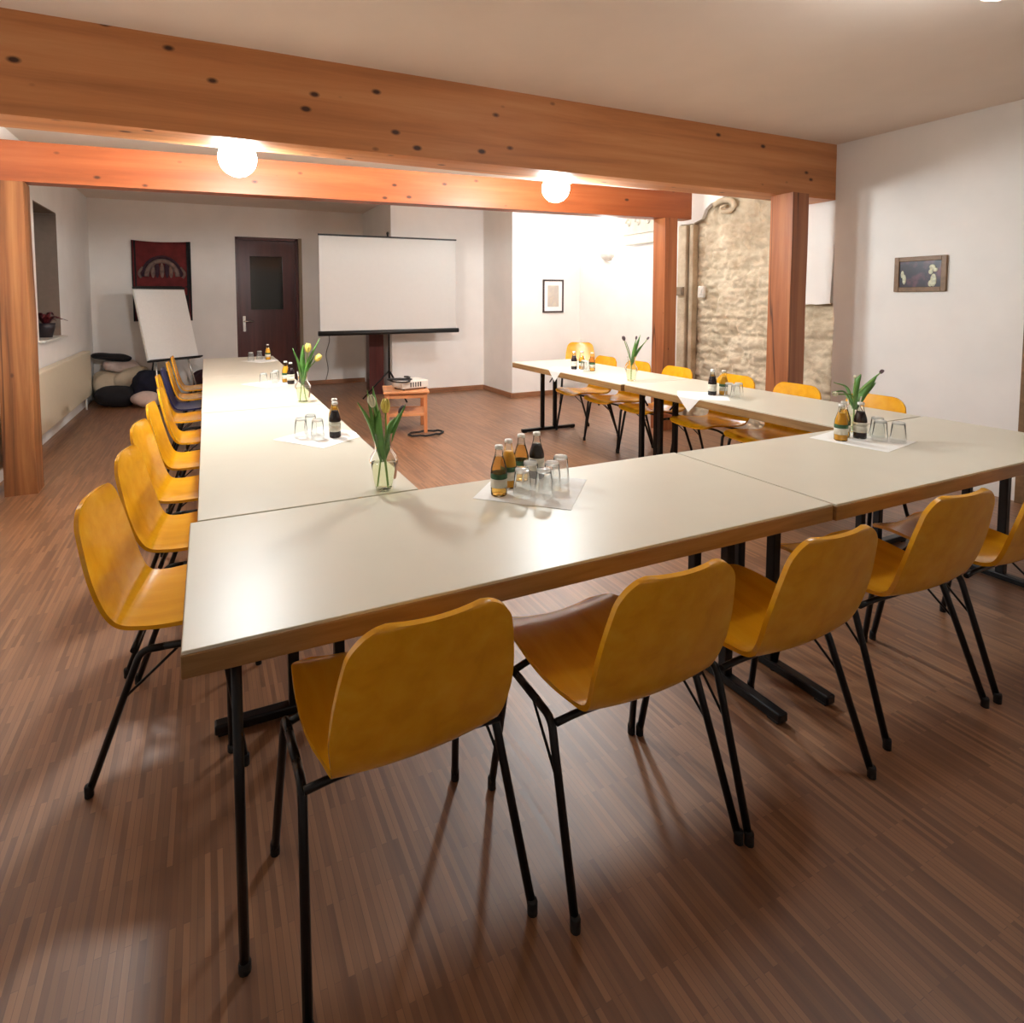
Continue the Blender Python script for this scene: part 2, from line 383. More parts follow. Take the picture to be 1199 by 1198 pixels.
# stone masonry as real relief
random.seed(11)
courses = []; z = 0
while z < 2.9:
    h = random.uniform(.17, .34); blocks = []; y = 3.2-random.uniform(0, .3)
    while y < 5.5:
        wd = random.uniform(.28, .7); blocks.append((y, y+wd, random.uniform(-.012, .014))); y += wd
    courses.append((z, z+h, blocks)); z += h
def stone_h(y, z):
    zz = z+.035*noise.noise(Vector((y*2.2, z*1.5, 3))); yy = y+.03*noise.noise(Vector((y*3, z*3, 8)))
    for a, b, bl in courses:
        if a <= zz < b:
            for c, d_, off in bl:
                if c <= yy < d_:
                    e = min(zz-a, b-zz, yy-c, d_-yy); g = min(1, max(0, e/.03))
                    base = off*.5+.014*g
                    return base+.026*noise.fractal(Vector((y*5, z*8, 1)), .7, 2.2, 6)+.008*noise.noise(Vector((y*22, z*22, 5)))
    return 0
sm_ = MB(); NY, NZ = 150, 190; y0, y1, z0, z1 = 3.2, 5.4, 0, 2.8
vs = [(XR+.085-1.5*stone_h(y0+(y1-y0)*i/NY, z0+(z1-z0)*j/NZ), y0+(y1-y0)*i/NY, z0+(z1-z0)*j/NZ) for i in range(NY+1) for j in range(NZ+1)]
fs = [(i*(NZ+1)+j, (i+1)*(NZ+1)+j, (i+1)*(NZ+1)+j+1, i*(NZ+1)+j+1) for i in range(NY) for j in range(NZ)]
sm_.add(vs, fs, True)
sm_.add([(XR+.3, y0, z0), (XR+.3, y1, z0), (XR+.3, y1, z1), (XR+.3, y0, z1)], [(0, 1, 2, 3)])
struct('wall_stone', sm_, M['stone'], 'bare sandstone masonry showing between the two right-hand posts', 'wall')
# dressed jamb left of the masonry
jb = MB().box((XR-.0, 5.165, 1.13), (.10, .13, 2.26), .015); jb.box((XR+.02, 5.05, 1.13), (.08, .06, 2.26), .01)
struct('trim_1', jb, M['stone'], 'grey dressed stone jamb between the far right post and the masonry', 'trim')
# skirting boards
struct('baseboard_back', MB().box((1.93, YB-.012, .035), (1.04, .024, .07), .003), M['skirt'], 'low wooden skirting along the back wall', 'baseboard')
struct('baseboard_block', MB().box((3.2, 8.168, .035), (1.47, .024, .07), .003), M['skirt'], 'low wooden skirting under the projection screen wall', 'baseboard')
struct('baseboard_step', MB().box((3.938, 7.7, .035), (.024, .93, .07), .003), M['skirt'], 'low wooden skirting on the short wall step', 'baseboard')
struct('baseboard_bay', MB().box((4.52, 7.238, .035), (1.14, .024, .07), .003), M['skirt'], 'low wooden skirting under the small black-framed print', 'baseboard')
# door frame at the right picture edge
d2 = thing('door_2', 'brown wooden door frame at the right edge of the picture', 'door', (XR, 1.55, 0)); d2['kind'] = 'structure'
fr2 = MB(); fr2.box((-.02, .44, 1.03), (.04, .09, 2.06), .005); fr2.box((-.02, -.44, 1.03), (.04, .09, 2.06), .005); fr2.box((-.02, 0, 2.06), (.04, .97, .09), .005)
fr2.build('door_frame', M['framebrown'], d2)
MB().box((-.012, 0, 1.0), (.024, .79, 2.0), .004).build('door_leaf', M['framebrown'], d2)

# ------------------------------------------------------------------ timber
def rough_bar(axis, L, a, b, nseg, amp, seed, k=4):
    """bar along axis with slightly uneven faces; a, b are the cross-section sizes"""
    mb = MB(); per = []
    for i in range(k): per.append((-.5+i/k, -.5))
    for i in range(k): per.append((.5, -.5+i/k))
    for i in range(k): per.append((.5-i/k, .5))
    for i in range(k): per.append((-.5, .5-i/k))
    n = len(per); vs = []
    for j in range(nseg+1):
        t = j/nseg*L
        for (u, v) in per:
            m = .985 if abs(u) == .5 and abs(v) == .5 else 1
            q = [u*a*m, v*b*m]
            nn = noise.noise_vector(Vector((t*1.6+seed, q[0]*5, q[1]*5)))*amp
            p = [q[0]+nn.x, q[1]+nn.y]; p.insert(axis, t); vs.append(p)
    fs = [(j*n+i, j*n+(i+1) % n, (j+1)*n+(i+1) % n, (j+1)*n+i) for j in range(nseg) for i in range(n)]
    fs += [tuple(range(n)), tuple(range((nseg+1)*n-1, nseg*n-1, -1))]
    return mb.add(vs, fs)
def place(o, loc, rz=0): o.location = loc; o.rotation_euler.z = rz; return o
bb = rough_bar(0, 6.68, .26, .49, 30, .004, 3).build('ceiling_beam', M['beam']); place(bb, (XL-.06, 3.53, 2.525))
tag(bb, 'massive brown timber beam spanning the room under the ceiling', 'beam')
ang = math.atan2(4.82-5.22, 4.80+1.50)
sb = rough_bar(0, math.hypot(6.30, .40), .16, .29, 30, .003, 9).build('ceiling_beam', M['smallbeam']); place(sb, (-1.5, 5.25, 2.41), ang)
tag(sb, 'lighter orange lower beam behind the massive beam, lit by the globes', 'beam')
pl = rough_bar(2, 2.26, .20, .20, 14, .008, 21).build('timber_post', M['post']); place(pl, (-1.265, 5.22, 0), 0)
tag(pl, 'rough old timber post with long cracks at the left', 'post')
p2 = rough_bar(2, 2.265, .175, .175, 14, .004, 33).build('timber_post', M['postred']); place(p2, (4.50, 4.84, 0), .05)
tag(p2, 'reddish timber post carrying the right end of the lower beam', 'post')
p3 = rough_bar(2, 2.285, .205, .205, 14, .004, 47).build('timber_post', M['postred']); place(p3, (4.50, 3.39, 0), .03)
tag(p3, 'thick reddish timber post under the massive beam beside the stone wall', 'post')
p4 = rough_bar(2, 1.75, .22, .2, 10, .003, 51).build('timber_post', M['door']); place(p4, (2.28, 8.48, 0), 0)
tag(p4, 'dark brown wooden column standing behind the projection screen', 'post')

# ------------------------------------------------------------------ lamps
def globe_lamp(loc, r, ztop, label, mat):
    t = thing('globe_lamp', label, 'lamp', loc)
    MB().ell((0, 0, 0), (r, r, r), 24, 14).build('glass_globe', mat, t)
    MB().lathe([(0, r*.93), (.035, r*.93), (.04, r+.03), (.012, r+.05), (.012, ztop-loc[2]-.03), (.05, ztop-loc[2]-.02), (.05, ztop-loc[2]+.002), (0, ztop-loc[2]+.002)], 14).build('lamp_fitting', M['white'], t)
    return t
globe_lamp((.197, 3.84, 2.275), .110, ZC2, 'lit white globe lamp under the beams at the left', M['globe'])
globe_lamp((2.47, 3.84, 2.262), .104, ZC2, 'lit white globe lamp under the beams near the middle', M['globe'])
globe_lamp((2.61, 1.16, 2.59), .105, ZC, 'lit globe lamp just cut off by the upper right picture edge', M['globe2'])
t = thing('ceiling_lamp', 'flat lit ceiling lamp beyond the lower beam at the far right, mostly hidden', 'lamp', (3.9, 6.0, ZC2))
MB().ell((0, 0, -.05), (.16, .16, .055), 24, 12).build('lamp_shade', M['globe3'], t)
MB().lathe([(0, .002), (.11, .002), (.11, -.03), (0, -.03)], 20).build('lamp_base', M['white'], t)
t = thing('wall_lamp', 'lit white half-bowl wall lamp on the right wall beside the stone relief', 'lamp', (XR, 6.55, 1.98))
sc = MB(); prof = []
for i in range(9):
    a = PI/2*i/8; prof.append((.13*math.sin(a), -.11*math.cos(a)+.06))
segs = 18; vs = []
for r, zz in prof:
    for k in range(segs+1): an = PI/2+PI*k/segs; vs.append((r*math.cos(an)-.004, r*math.sin(an), zz))
fs = [(i*(segs+1)+k, i*(segs+1)+k+1, (i+1)*(segs+1)+k+1, (i+1)*(segs+1)+k) for i in range(8) for k in range(segs)]
sc.add(vs, fs, True); sc.build('lamp_bowl', M['white'], t)
MB().ell((-.06, 0, .06), (.035, .06, .035), 16, 10).build('bulb', M['sconce'], t)
MB().box((-.006, 0, .02), (.012, .12, .12), .003).build('wall_plate', M['white'], t)

# ------------------------------------------------------------------ stone relief, carvings, switch
t = thing('stone_relief', 'pale carved stone relief set high in the right wall', 'relief', (XR, 5.86, 2.10))
MB().box((-.012, 0, .30), (.03, .80, .30), .004).build('relief_slab', M['palestone'], t)
MB().box((-.025, 0, .075), (.055, .84, .13), .012).build('relief_ledge', M['palestone'], t)
for k in range(4):
    yy = -.28+.185*k; c = MB()
    c.tube([(-.03, yy+.055*(1-.06*i)*math.cos(i*.55), .30+.075*(1-.06*i)*math.sin(i*.55)) for i in range(14)], .012, 6)
    c.ell((-.03, yy, .30), (.012, .02, .025), 10, 6); c.build('carved_scroll', M['palestone'], t)
c = MB().tube([(XR-.0, 4.60+.16*(1-.055*i)*math.cos(i*.5+.5), 2.39+.09*(1-.055*i)*math.sin(i*.5+.5)) for i in range(16)], [.035-.0015*i for i in range(16)], 10)
tag(c.build('stone_scroll', M['stone']), 'carved stone scroll at the top of the bare masonry', 'carving')
t = thing('light_switch', 'white light switch on the masonry next to the far right post', 'switch', (XR+.0, 4.90, 1.49))
MB().box((0, 0, 0), (.04, .08, .13), .006).build('switch_plate', M['white'], t); MB().box((-.024, 0, 0), (.012, .045, .06), .003).build('rocker', M['white'], t)
t = thing('junction_box', 'small grey box on the stone jamb', 'box', (XR-.06, 5.165, 1.50))
MB().box((0, 0, 0), (.03, .10, .10), .006).build('box_body', M['trimwall'], t); MB().box((-.018, 0, 0), (.008, .07, .07), .003).build('box_cover', M['trimwall'], t)

# ------------------------------------------------------------------ radiators, plant, wall art
def radiator(y0, y1, label):
    t = thing('radiator', label, 'radiator', (XL, (y0+y1)/2, 0)); n = y1-y0
    MB().box((.085, 0, .465), (.03, n, .58), .012).build('front_panel', M['radcream'], t)
    MB().box((.03, 0, .465), (.02, n-.04, .54), .008).build('rear_panel', M['white'], t)
    g = MB()
    g.box((.055, 0, .752), (.075, n-.01, .008), .002)
    for s in (-1, 1): g.box((.055, s*(n/2-.008), .46), (.075, .014, .54), .003)
    g.build('casing', M['radcream'], t)
    for s in (-1, 1): MB().tube([(.055, s*(n/2-.15), 0), (.055, s*(n/2-.15), .2)], .012, 8).build('pipe', M['white'], t)
radiator(5.75, 8.95, 'long white panel radiator under the window niche at the left wall')
radiator(3.7, 5.42, 'white panel radiator at the left picture edge before the old post')
t = thing('potted_plant', 'dark pot with a small red-leaved plant on the window sill', 'plant', (XL-.06, 7.45, 1.024))
MB().lathe([(0, 0), (.06, 0), (.085, .10), (.09, .15), (.075, .15), (.07, .12), (0, .12)], 18).build('pot', M['pot'], t)
for k in range(11):
    a = k*2.4; l = .10+.05*((k*7) % 3); up = .17+.02*(k % 4)
    q = [Vector((0, 0, .12)), Vector((math.cos(a)*l*.5, math.sin(a)*l*.5, up+.03)), Vector((math.cos(a)*l, math.sin(a)*l, up))]
    mb = MB(); s_ = Vector((-math.sin(a), math.cos(a), 0)); vs = []
    for i, p in enumerate(crom(q, 6)):
        wd = .028*math.sin(PI*(i+.3)/6.6)+.003; vs += [p-s_*wd, p+Vector((0, 0, .004)), p+s_*wd, p-Vector((0, 0, .002))]
    mb.add(vs, [(i*4+j, i*4+(j+1) % 4, i*4+4+(j+1) % 4, i*4+4+j) for i in range(6) for j in range(4)]+[(0, 1, 2, 3), (27, 26, 25, 24)], True)
    mb.build('leaf', M['redleaf'], t)
# cloth hanging
def cloth(name, x0, x1, z0, z1, mat, parent, yo=0, sag=0.0, th=.006, nx=20, nz=24):
    mb = MB(); vs = []
    for side in (0, 1):
        for i in range(nx+1):
            for j in range(nz+1):
                u, v = i/nx, j/nz; zz = z0+(z1-z0)*v-sag*4*u*(1-u)*v
                vs.append((x0+(x1-x0)*u, yo-.012-.008*math.sin(u*9+v*2)-.004*math.sin(v*13)-side*th, zz))
    n = (nx+1)*(nz+1); fs = []
    for s in (0, 1):
        for i in range(nx):
            for j in range(nz): fs.append(tuple(s*n+q for q in (i*(nz+1)+j, (i+1)*(nz+1)+j, (i+1)*(nz+1)+j+1, i*(nz+1)+j+1)))
    bd = [i*(nz+1) for i in range(nx+1)]+[nx*(nz+1)+j for j in range(1, nz+1)]+[i*(nz+1)+nz for i in range(nx-1, -1, -1)]+[j for j in range(nz-1, 0, -1)]
    for a, b in zip(bd, bd[1:]+bd[:1]): fs.append((a, b, b+n, a+n))
    mb.add(vs, fs, True); return mb.build(name, mat, parent)
t = thing('wall_hanging', 'dark red cloth hanging with grey figures on the back wall behind the flip chart', 'wall hanging', (-.585, YB, 1.10))
cloth('cloth', -.39, .39, 0, 1.19, M['clothred'], t, sag=.02)
cloth('border', -.39, -.33, 0, 1.185, M['clothdark'], t, -.008); cloth('border', .33, .39, 0, 1.185, M['clothdark'], t, -.008)
cloth('border', -.33, .33, 0, .52, M['clothdark'], t, -.008)
for rr, th_, mt in ((.255, .022, 'clothshade'), (.205, .034, 'clothmotif')):
    MB().tube([(rr*math.cos(a*PI/16), -.034, .66+.29*rr/.255*math.sin(a*PI/16)) for a in range(17)], th_, 8).build('figure', M[mt], t)
for x, hh, mt in ((-.12, .20, 'clothmotif'), (-.065, .25, 'clothshade'), (0, .22, 'clothmotif'), (.065, .25, 'clothshade'), (.12, .20, 'clothmotif')):
    MB().ell((x, -.034, .64+hh/2), (.030, .010, hh/2), 14, 10).build('figure', M[mt], t)
for sx in (-1, 1):
    MB().tube([(sx*(.27+.03*math.sin(i*.5)), -.034, .64+.02*i) for i in range(9)], [.018]*9, 8).build('figure', M['clothmotif'], t)
# framed pictures
t = thing('framed_print', 'small pastel print with white mat in a thin black frame on the white bay wall', 'picture', (4.625, 7.25, 1.455))
def frame(parent, w_, h_, b_, mat, dp=.022, axis='y'):
    mb = MB()
    for s in (-1, 1):
        mb.box((s*(w_/2-b_/2), -dp/2, 0), (b_, dp, h_), .003); mb.box((0, -dp/2, s*(h_/2-b_/2)), (w_-2*b_, dp, b_), .003)
    return mb.build('frame', mat, parent)
frame(t, .35, .48, .022, M['frameblack'])
MB().box((0, -.006, 0), (.31, .008, .44)).build('mat', M['paper'], t); MB().box((0, -.0105, .0), (.19, .003, .31)).build('print', M['pastel'], t)
t = thing('framed_print', 'dark dusk print with pale flowers in a brown frame on the right wall', 'picture', (XR, 2.695, 1.603), -PI/2)
frame(t, .365, .275, .036, M['framebrown'])
MB().box((0, -.008, 0), (.30, .008, .21)).build('print', M['night'], t)
for (x, zz, rx, rz) in ((.085, .05, .022, .022), (.075, .015, .016, .02), (.105, .03, .018, .016), (.095, -.05, .022, .05), (.075, -.075, .016, .025), (-.125, .0, .012, .03), (-.11, -.04, .014, .04)):
    MB().ell((x, -.013, zz), (rx, .003, rz), 12, 6).build('flower', M['flowerprint'], t)

# ------------------------------------------------------------------ projection screen, column cord, stool, projector
t = thing('projection_screen', 'wide white tripod projection screen in front of the back wall', 'projection screen', (2.27, 7.75, 0))
X0, X1 = -.93, 1.04
MB().box((.055, -.0, 1.62), (X1-X0-.03, .006, 1.26), .001).build('screen_sheet', M['screen'], t)
MB().box((.055, -.0, 2.262), (X1-X0-.01, .02, .022), .004).build('top_bar', M['black'], t)
cs = MB(); cs.tube([(X0-.01, 0, .965), (X1+.02, 0, .965)], .033, 14); cs.build('roller_case', M['black'], t)
po = MB().tube([(.03, .05, .30), (.03, .05, 2.32)], .014, 10).build('pole', M['steel'], t)
MB().ell((.03, .05, 2.32), (.02, .02, .025), 10, 6).build('pole_knob', M['black'], po)
for a in (PI*.78, PI*1.62, PI*.25):
    MB().tube([(.03, .05, .42), (.03+.42*math.cos(a), .05+.42*math.sin(a)*.8, .012)], .011, 8).build('leg', M['steel'], t)
# hanging cord on the back wall
tag(MB().tube(crom([(1.80, YB-.01, 1.0), (1.86, YB-.01, .75), (1.80, YB-.01, .5), (1.83, YB-.01, .25), (1.79, YB-.01, .06)], 20), .006, 6).build('cord', M['cord']), 'thin cord hanging down the back wall left of the dark column', 'cord')
t = thing('wooden_stool', 'small square beech side table carrying the projector', 'side table', (1.94, 5.98, 0), -.25)
W = .22
for sx in (-1, 1):
    for sy in (-1, 1): MB().box((sx*(W-.02), sy*(W-.02), .215), (.036, .036, .43), .004).build('leg', M['stoolv'], t)
MB().box((0, 0, .44), (.48, .48, .024), .005).build('top', M['stool'], t)
for sy in (-1, 1): MB().box((0, sy*(W-.02), .40), (.38, .022, .05), .003).build('rail', M['stool'], t)
for sx in (-1, 1):
    MB().box((sx*(W-.02), 0, .40), (.022, .38, .05), .003).build('rail', M['stool'], t); MB().box((sx*(W-.02), 0, .20), (.022, .38, .03), .003).build('rail', M['stool'], t)
for sy in (-1, 1): MB().box((0, sy*(W-.02), .20), (.38, .022, .03), .003).build('rail', M['stool'], t)
MB().box((0, 0, .205), (.40, .36, .012), .002).build('shelf', M['stool'], t)
t = thing('projector', 'white projector on the beech side table', 'projector', (1.99, 5.96, .452), .2)
MB().box((0, 0, .055), (.32, .24, .085), .012).build('body', M['white'], t)
for sx in (-1, 1):
    for sy in (-1, 1): MB().lathe([(0, 0), (.012, 0), (.012, .014), (0, .014)], 10, (sx*.13, sy*.09, 0)).build('foot', M['black'], t)
MB().lathe([(0, 0), (.035, 0), (.035, .02), (.028, .022), (0, .012)], 18).build('lens', M['black'], t)
o = t.children[-1]; o.rotation_euler = (-PI/2, 0, 0); o.location = (.09, .118, .055)
g = MB()
for k in range(5): g.box((-.06+.03*k, -.121, .055), (.012, .004, .05))
g.build('vent', M['black'], t)
mb = MB(); pts = []
for i in range(48):
    a = i*.42; r = .105+.012*math.sin(i*.7); pts.append((1.84+r*math.cos(a)*1.1, 5.86+r*math.sin(a), .553+.010*math.sin(i*.33)+.0006*i))
mb.tube(pts, .008, 8); tag(mb.build('cable', M['black']), 'black cable loosely coiled on top of the projector', 'cable')
mb = MB(); pts = [(2.06+.19*math.cos(i*.3), 5.66+.10*math.sin(i*.3), .011+.004*(i % 3)) for i in range(42)]
mb.tube(pts, .010, 8); tag(mb.build('cable', M['rubber']), 'dark cable coiled on the floor in front of the beech side table', 'cable')

# ------------------------------------------------------------------ flip chart and floor cushions
t = thing('flip_chart', 'white flip chart easel leaning back beside the cushions', 'flip chart', (-.43, 8.95, 0), .60)
tl = .30; R_ = Matrix.Rotation(-tl, 3, 'X')
def fp(x, y, zz): return Vector((x, 0, .60))+R_ @ Vector((x*0, y, zz)) 
MB().box(fp(0, 0, .52), (.74, .02, 1.04), .004, R_).build('board', M['white'], t)
MB().box(fp(0, -.016, .50), (.72, .012, .98), .002, R_).build('paper_pad', M['paper'], t)
MB().box(fp(0, -.022, 1.02), (.74, .03, .03), .004, R_).build('clamp_bar', M['black'], t)
MB().box(fp(0, -.05, -.01), (.76, .09, .02), .004, R_).build('pen_tray', M['black'], t)
for sx in (-1, 1): MB().tube([fp(sx*.20, .03, .3), Vector((sx*.30, -.12, .0))], .013, 8).build('leg', M['chrome'], t)
MB().tube([fp(0, .03, .9), Vector((0, .62, 0))], .013, 8).build('leg', M['chrome'], t)
def pillow(name, c, r, mat, label, rot=(0, 0, 0), p=.55, cat='cushion'):
    R = Matrix.Rotation(rot[2], 3, 'Z') @ Matrix.Rotation(rot[1], 3, 'Y') @ Matrix.Rotation(rot[0], 3, 'X')
    o = MB().ell((0, 0, 0), r, 28, 16, p, R, .28).build(name, mat); o.location = c; return tag(o, label, cat, 'floor cushions in the back corner')
pillow('bean_bag', (-1.13, 8.97, .13), (.24, .22, .13), M['blackfab'], 'flat black bean bag at the front of the cushion pile by the radiator', (0, 0, .1))
pillow('bean_bag', (-.68, 9.22, .21), (.28, .26, .21), M['navy'], 'dark navy bean bag beside the flip chart foot', (.1, .15, .3))
pillow('cushion', (-1.26, 9.48, .20), (.20, .24, .20), M['cream'], 'plump cream cushion in the back corner against the wall', (.3, 0, .2))
pillow('cushion', (-.97, 9.42, .32), (.26, .12, .14), M['cream'], 'long cream cushion lying across the cushion pile', (.2, -.35, .25))
pillow('cushion', (-1.10, 9.55, .47), (.24, .14, .08), M['pink'], 'pale pink cushion on top of the cushion pile', (.3, .1, .1))
pillow('cushion', (-1.22, 9.60, .60), (.26, .16, .05), M['blackfab'], 'flat black cushion topmost in the corner pile', (0, .12, .1))
pillow('cushion', (-.76, 8.70, .105), (.18, .17, .105), M['pink'], 'round pale pink cushion on the floor before the navy bean bag', (0, 0, 0), .9)
pillow('bean_bag', (.06, 9.42, .20), (.24, .24, .20), M['maroon'], 'maroon bean bag behind the flip chart', (0, 0, .4))

# ------------------------------------------------------------------ tables
TZ, TT = .74, .055
def table(x0, x1, y0, y1, label, along, ins=(.12, .12), flen=.66, extra=None):
    cxm, cym = (x0+x1)/2, (y0+y1)/2
    t = thing('folding_table', label, 'table', (cxm, cym, 0), 0, None)
    w_, d_ = x1-x0, y1-y0
    MB().box((0, 0, TZ-.004), (w_-.004, d_-.004, .008), .002).build('tabletop', M['laminate'], t)
    MB().box((0, 0, TZ-.004-TT/2), (w_, d_, TT-.006), .003).build('table_edge', M['edge'], t)
    zt = TZ-TT-.001
    for e, s in enumerate((-1, 1)):
        if ins[e] is None: continue
        if along == 'x': c = Vector((s*(w_/2-ins[e]), 0, 0)); u = Vector((0, 1, 0)); n = Vector((1, 0, 0))
        else: c = Vector((0, s*(d_/2-ins[e]), 0)); u = Vector((1, 0, 0)); n = Vector((0, 1, 0))
        ft = MB(); sz = u*flen+n*.042; ft.box(c+Vector((0, 0, .022)), (abs(sz.x), abs(sz.y), .032), .006)
        fo = ft.build('foot', M['steel'], t)
        for q in (-1, 1): MB().box(c+u*q*(flen/2-.03)+Vector((0, 0, .004)), (.04, .04, .008), .002).build('glide', M['rubber'], fo)
        for q in (-1, 1):
            MB().box(c+u*q*.078+Vector((0, 0, (zt+.035)/2)), (.036, .036, zt-.035), .004).build('leg', M['steel'], t)
        MB().box(c+Vector((0, 0, zt-.012)), (abs((u*.5+n*.05).x), abs((u*.5+n*.05).y), .022), .003).build('mount_plate', M['steel'], t)
        MB().tube([c+n*(-s)*.02+Vector((0, 0, zt-.16)), c+n*(-s)*.17+Vector((0, 0, zt-.01))], .007, 6).build('brace', M['steel'], t)
    for extra in (extra or ()):
        lg = MB().tube([(extra[0]-cxm, extra[1]-cym, .012), (extra[0]-cxm, extra[1]-cym, zt)], .011, 10).build('support_leg', M['steel'], t)
        MB().lathe([(0, 0), (.0135, 0), (.0135, .02), (.011, .024), (0, .024)], 10, (extra[0]-cxm, extra[1]-cym, 0)).build('foot_cap', M['rubber'], lg)
    return t
table(-.065, 1.866, 1.213, 1.930, 'white table with wooden edge at the front left of the table ring', 'x', (None, .155), .64, ((.035, 1.240), (.035, 1.90)))
table(1.871, 3.735, 1.205, 1.922, 'white table with wooden edge at the front right corner of the table ring', 'x', (.07, .13), .64)
table(-.045, .676, 1.936, 3.790, 'white table nearest the camera in the left arm of the table ring', 'y', (.06, .12))
table(-.047, .676, 3.799, 5.570, 'middle white table in the left arm of the table ring', 'y')
table(-.050, .712, 5.575, 7.310, 'farthest white table in the left arm, towards the door', 'y')
table(3.000, 3.722, 1.930, 3.652, 'white table nearest the camera in the right arm of the table ring', 'y', (.05, .10))
table(2.972, 3.702, 3.660, 5.450, 'white table at the far free end of the right arm', 'y', (.08, .15))

# ------------------------------------------------------------------ chairs (local +y is the front; origin under the seat bend)
PROF = [(-.088, .80), (-.066, .70), (-.040, .59), (-.008, .492), (.028, .443), (.09, .430), (.20, .436), (.33, .450), (.41, .448), (.452, .430)]
def shell_mesh(part):
    NS, NU = 60, 16; pr = crom([(0, a, b) for a, b in PROF], NS)
    ln = [0]
    for i in range(NS): ln.append(ln[-1]+(pr[i+1]-pr[i]).length)
    tot = ln[-1]
    def halfw(s):
        x = s/tot
        K = [.166, .180, .192, .200, .202, .196, .188, .192, .204, .211, .212, .209, .203, .196]
        xx = min(x, .9999)*(len(K)-1); k0 = int(xx); q = xx-k0
        a_, b_, c_, d_ = K[max(0, k0-1)], K[k0], K[min(len(K)-1, k0+1)], K[min(len(K)-1, k0+2)]
        wv = .5*((2*b_)+(c_-a_)*q+(2*a_-5*b_+4*c_-d_)*q*q+(3*b_-a_-3*c_+d_)*q**3)
        for e, rad in ((s, .065), (tot-s, .055)):
            if e < rad: wv -= rad-math.sqrt(max(0, rad*rad-(rad-e)**2))
        return wv
    # resample with denser rows at both ends
    rows = []
    NR = 140
    for i in range(NR+1):
        q = i/NR; x = .5-.5*math.cos(PI*q); x = .55*x+.45*q; s = x*tot
        k = max(j for j in range(NS+1) if ln[j] <= s+1e-9); k = min(k, NS-1); u = (s-ln[k])/(ln[k+1]-ln[k]); p = pr[k].lerp(pr[k+1], u)
        tg = (pr[k+1]-pr[k]).normalized(); rows.append((p, Vector((0, -tg.z, tg.y)), halfw(s), x))
    cut = min(range(len(rows)), key=lambda i: abs(rows[i][3]-.47))
    rows = rows[:cut+1] if part == 'back' else rows[cut:]
    th = .0065; vs = []; n = len(rows); m = NU+1
    for side in (1, -1):
        for p, nn, wv, x in rows:
            for k in range(m):
                u = -1+2*k/NU; q = Vector((u*wv, p.y, p.z))+nn*(.013*u*u)
                vs.append(q+nn*side*th)
    N = n*m; fs = []
    for s in (0, 1):
        for i in range(n-1):
            for k in range(NU): fs.append(tuple(s*N+q for q in (i*m+k, (i+1)*m+k, (i+1)*m+k+1, i*m+k+1)))
    bd = [k for k in range(m)]+[i*m+NU for i in range(1, n)]+[(n-1)*m+k for k in range(NU-1, -1, -1)]+[i*m for i in range(n-2, 0, -1)]
    sm = [True]*len(fs); fe = [(a, b, b+N, a+N) for a, b in zip(bd, bd[1:]+bd[:1])]
    mb = MB(); mb.add(vs, fs+fe, True); return mb
def make_chair(ply):
    t = thing('stacking_chair', '', 'chair', (0, 0, 0))
    for part, nm in (('seat', 'seat'), ('back', 'backrest')): 
        o = shell_mesh(part).build(nm, M[ply], t)
        try: o.data.set_sharp_from_angle(angle=math.radians(40))
        except Exception: pass
    X, r = .232, .0105
    for s in (-1, 1):
        for pts, nm in (([(s*.255, -.035, .012), (s*X, .105, .395), (s*X, .17, .398)], 'rear'), ([(s*.255, .385, .012), (s*X, .325, .40), (s*X, .26, .40)], 'front')):
            lg = MB().tube(fillet(pts, .028), r, 10).build('leg', M['steel'], t)
            x_, y_ = pts[0][0], pts[0][1]; MB().lathe([(0, 0), (.012, 0), (.012, .03), (.0108, .034), (0, .034)], 10, (x_, y_, 0)).build('foot_cap', M['rubber'], lg)
        MB().tube([(s*X, .165, .398), (s*X, .27, .40)], r, 10).build('side_rail', M['steel'], t)
        MB().tube([(s*(X-.004), .205, .39), (s*(X+.008), .066, .27)], .004, 6).build('brace', M['steel'], t)
    for y_, zz in ((.085, .405), (.30, .418)):
        MB().tube(fillet([(-X, y_, .398), (-.17, y_, zz), (.17, y_, zz), (X, y_, .398)], .03), .009, 8).build('crossbar', M['steel'], t)
    return t
YEL = make_chair('ply'); BLU = make_chair('blueply')
used = [False]
def chair(x, y, rz, label, group):
    if not used[0]:
        used[0] = True; YEL.location = (x, y, 0); YEL.rotation_euler.z = rz; YEL['label'] = label; YEL['group'] = group; return YEL
    return dup(YEL, (x, y, 0), rz, label, group)
G = 'yellow chairs along the front tables'
for x, y, rz, lb in ((.392, 1.112, .04, 'yellow shell chair seen from behind, nearest the camera at the front left table'),
                     (.972, 1.050, .0, 'second yellow shell chair from the left along the near table edge'),
                     (1.503, 1.035, .0, 'third yellow shell chair along the near edge, at the seam of the front tables'),
                     (2.172, 1.070, -.05, 'fourth yellow shell chair along the near edge of the front right table'),
                     (2.745, 1.050, .0, 'yellow shell chair cut by the right picture edge at the front right table')):
    chair(x, y, rz, lb, G)
G = 'chairs along the left tables'
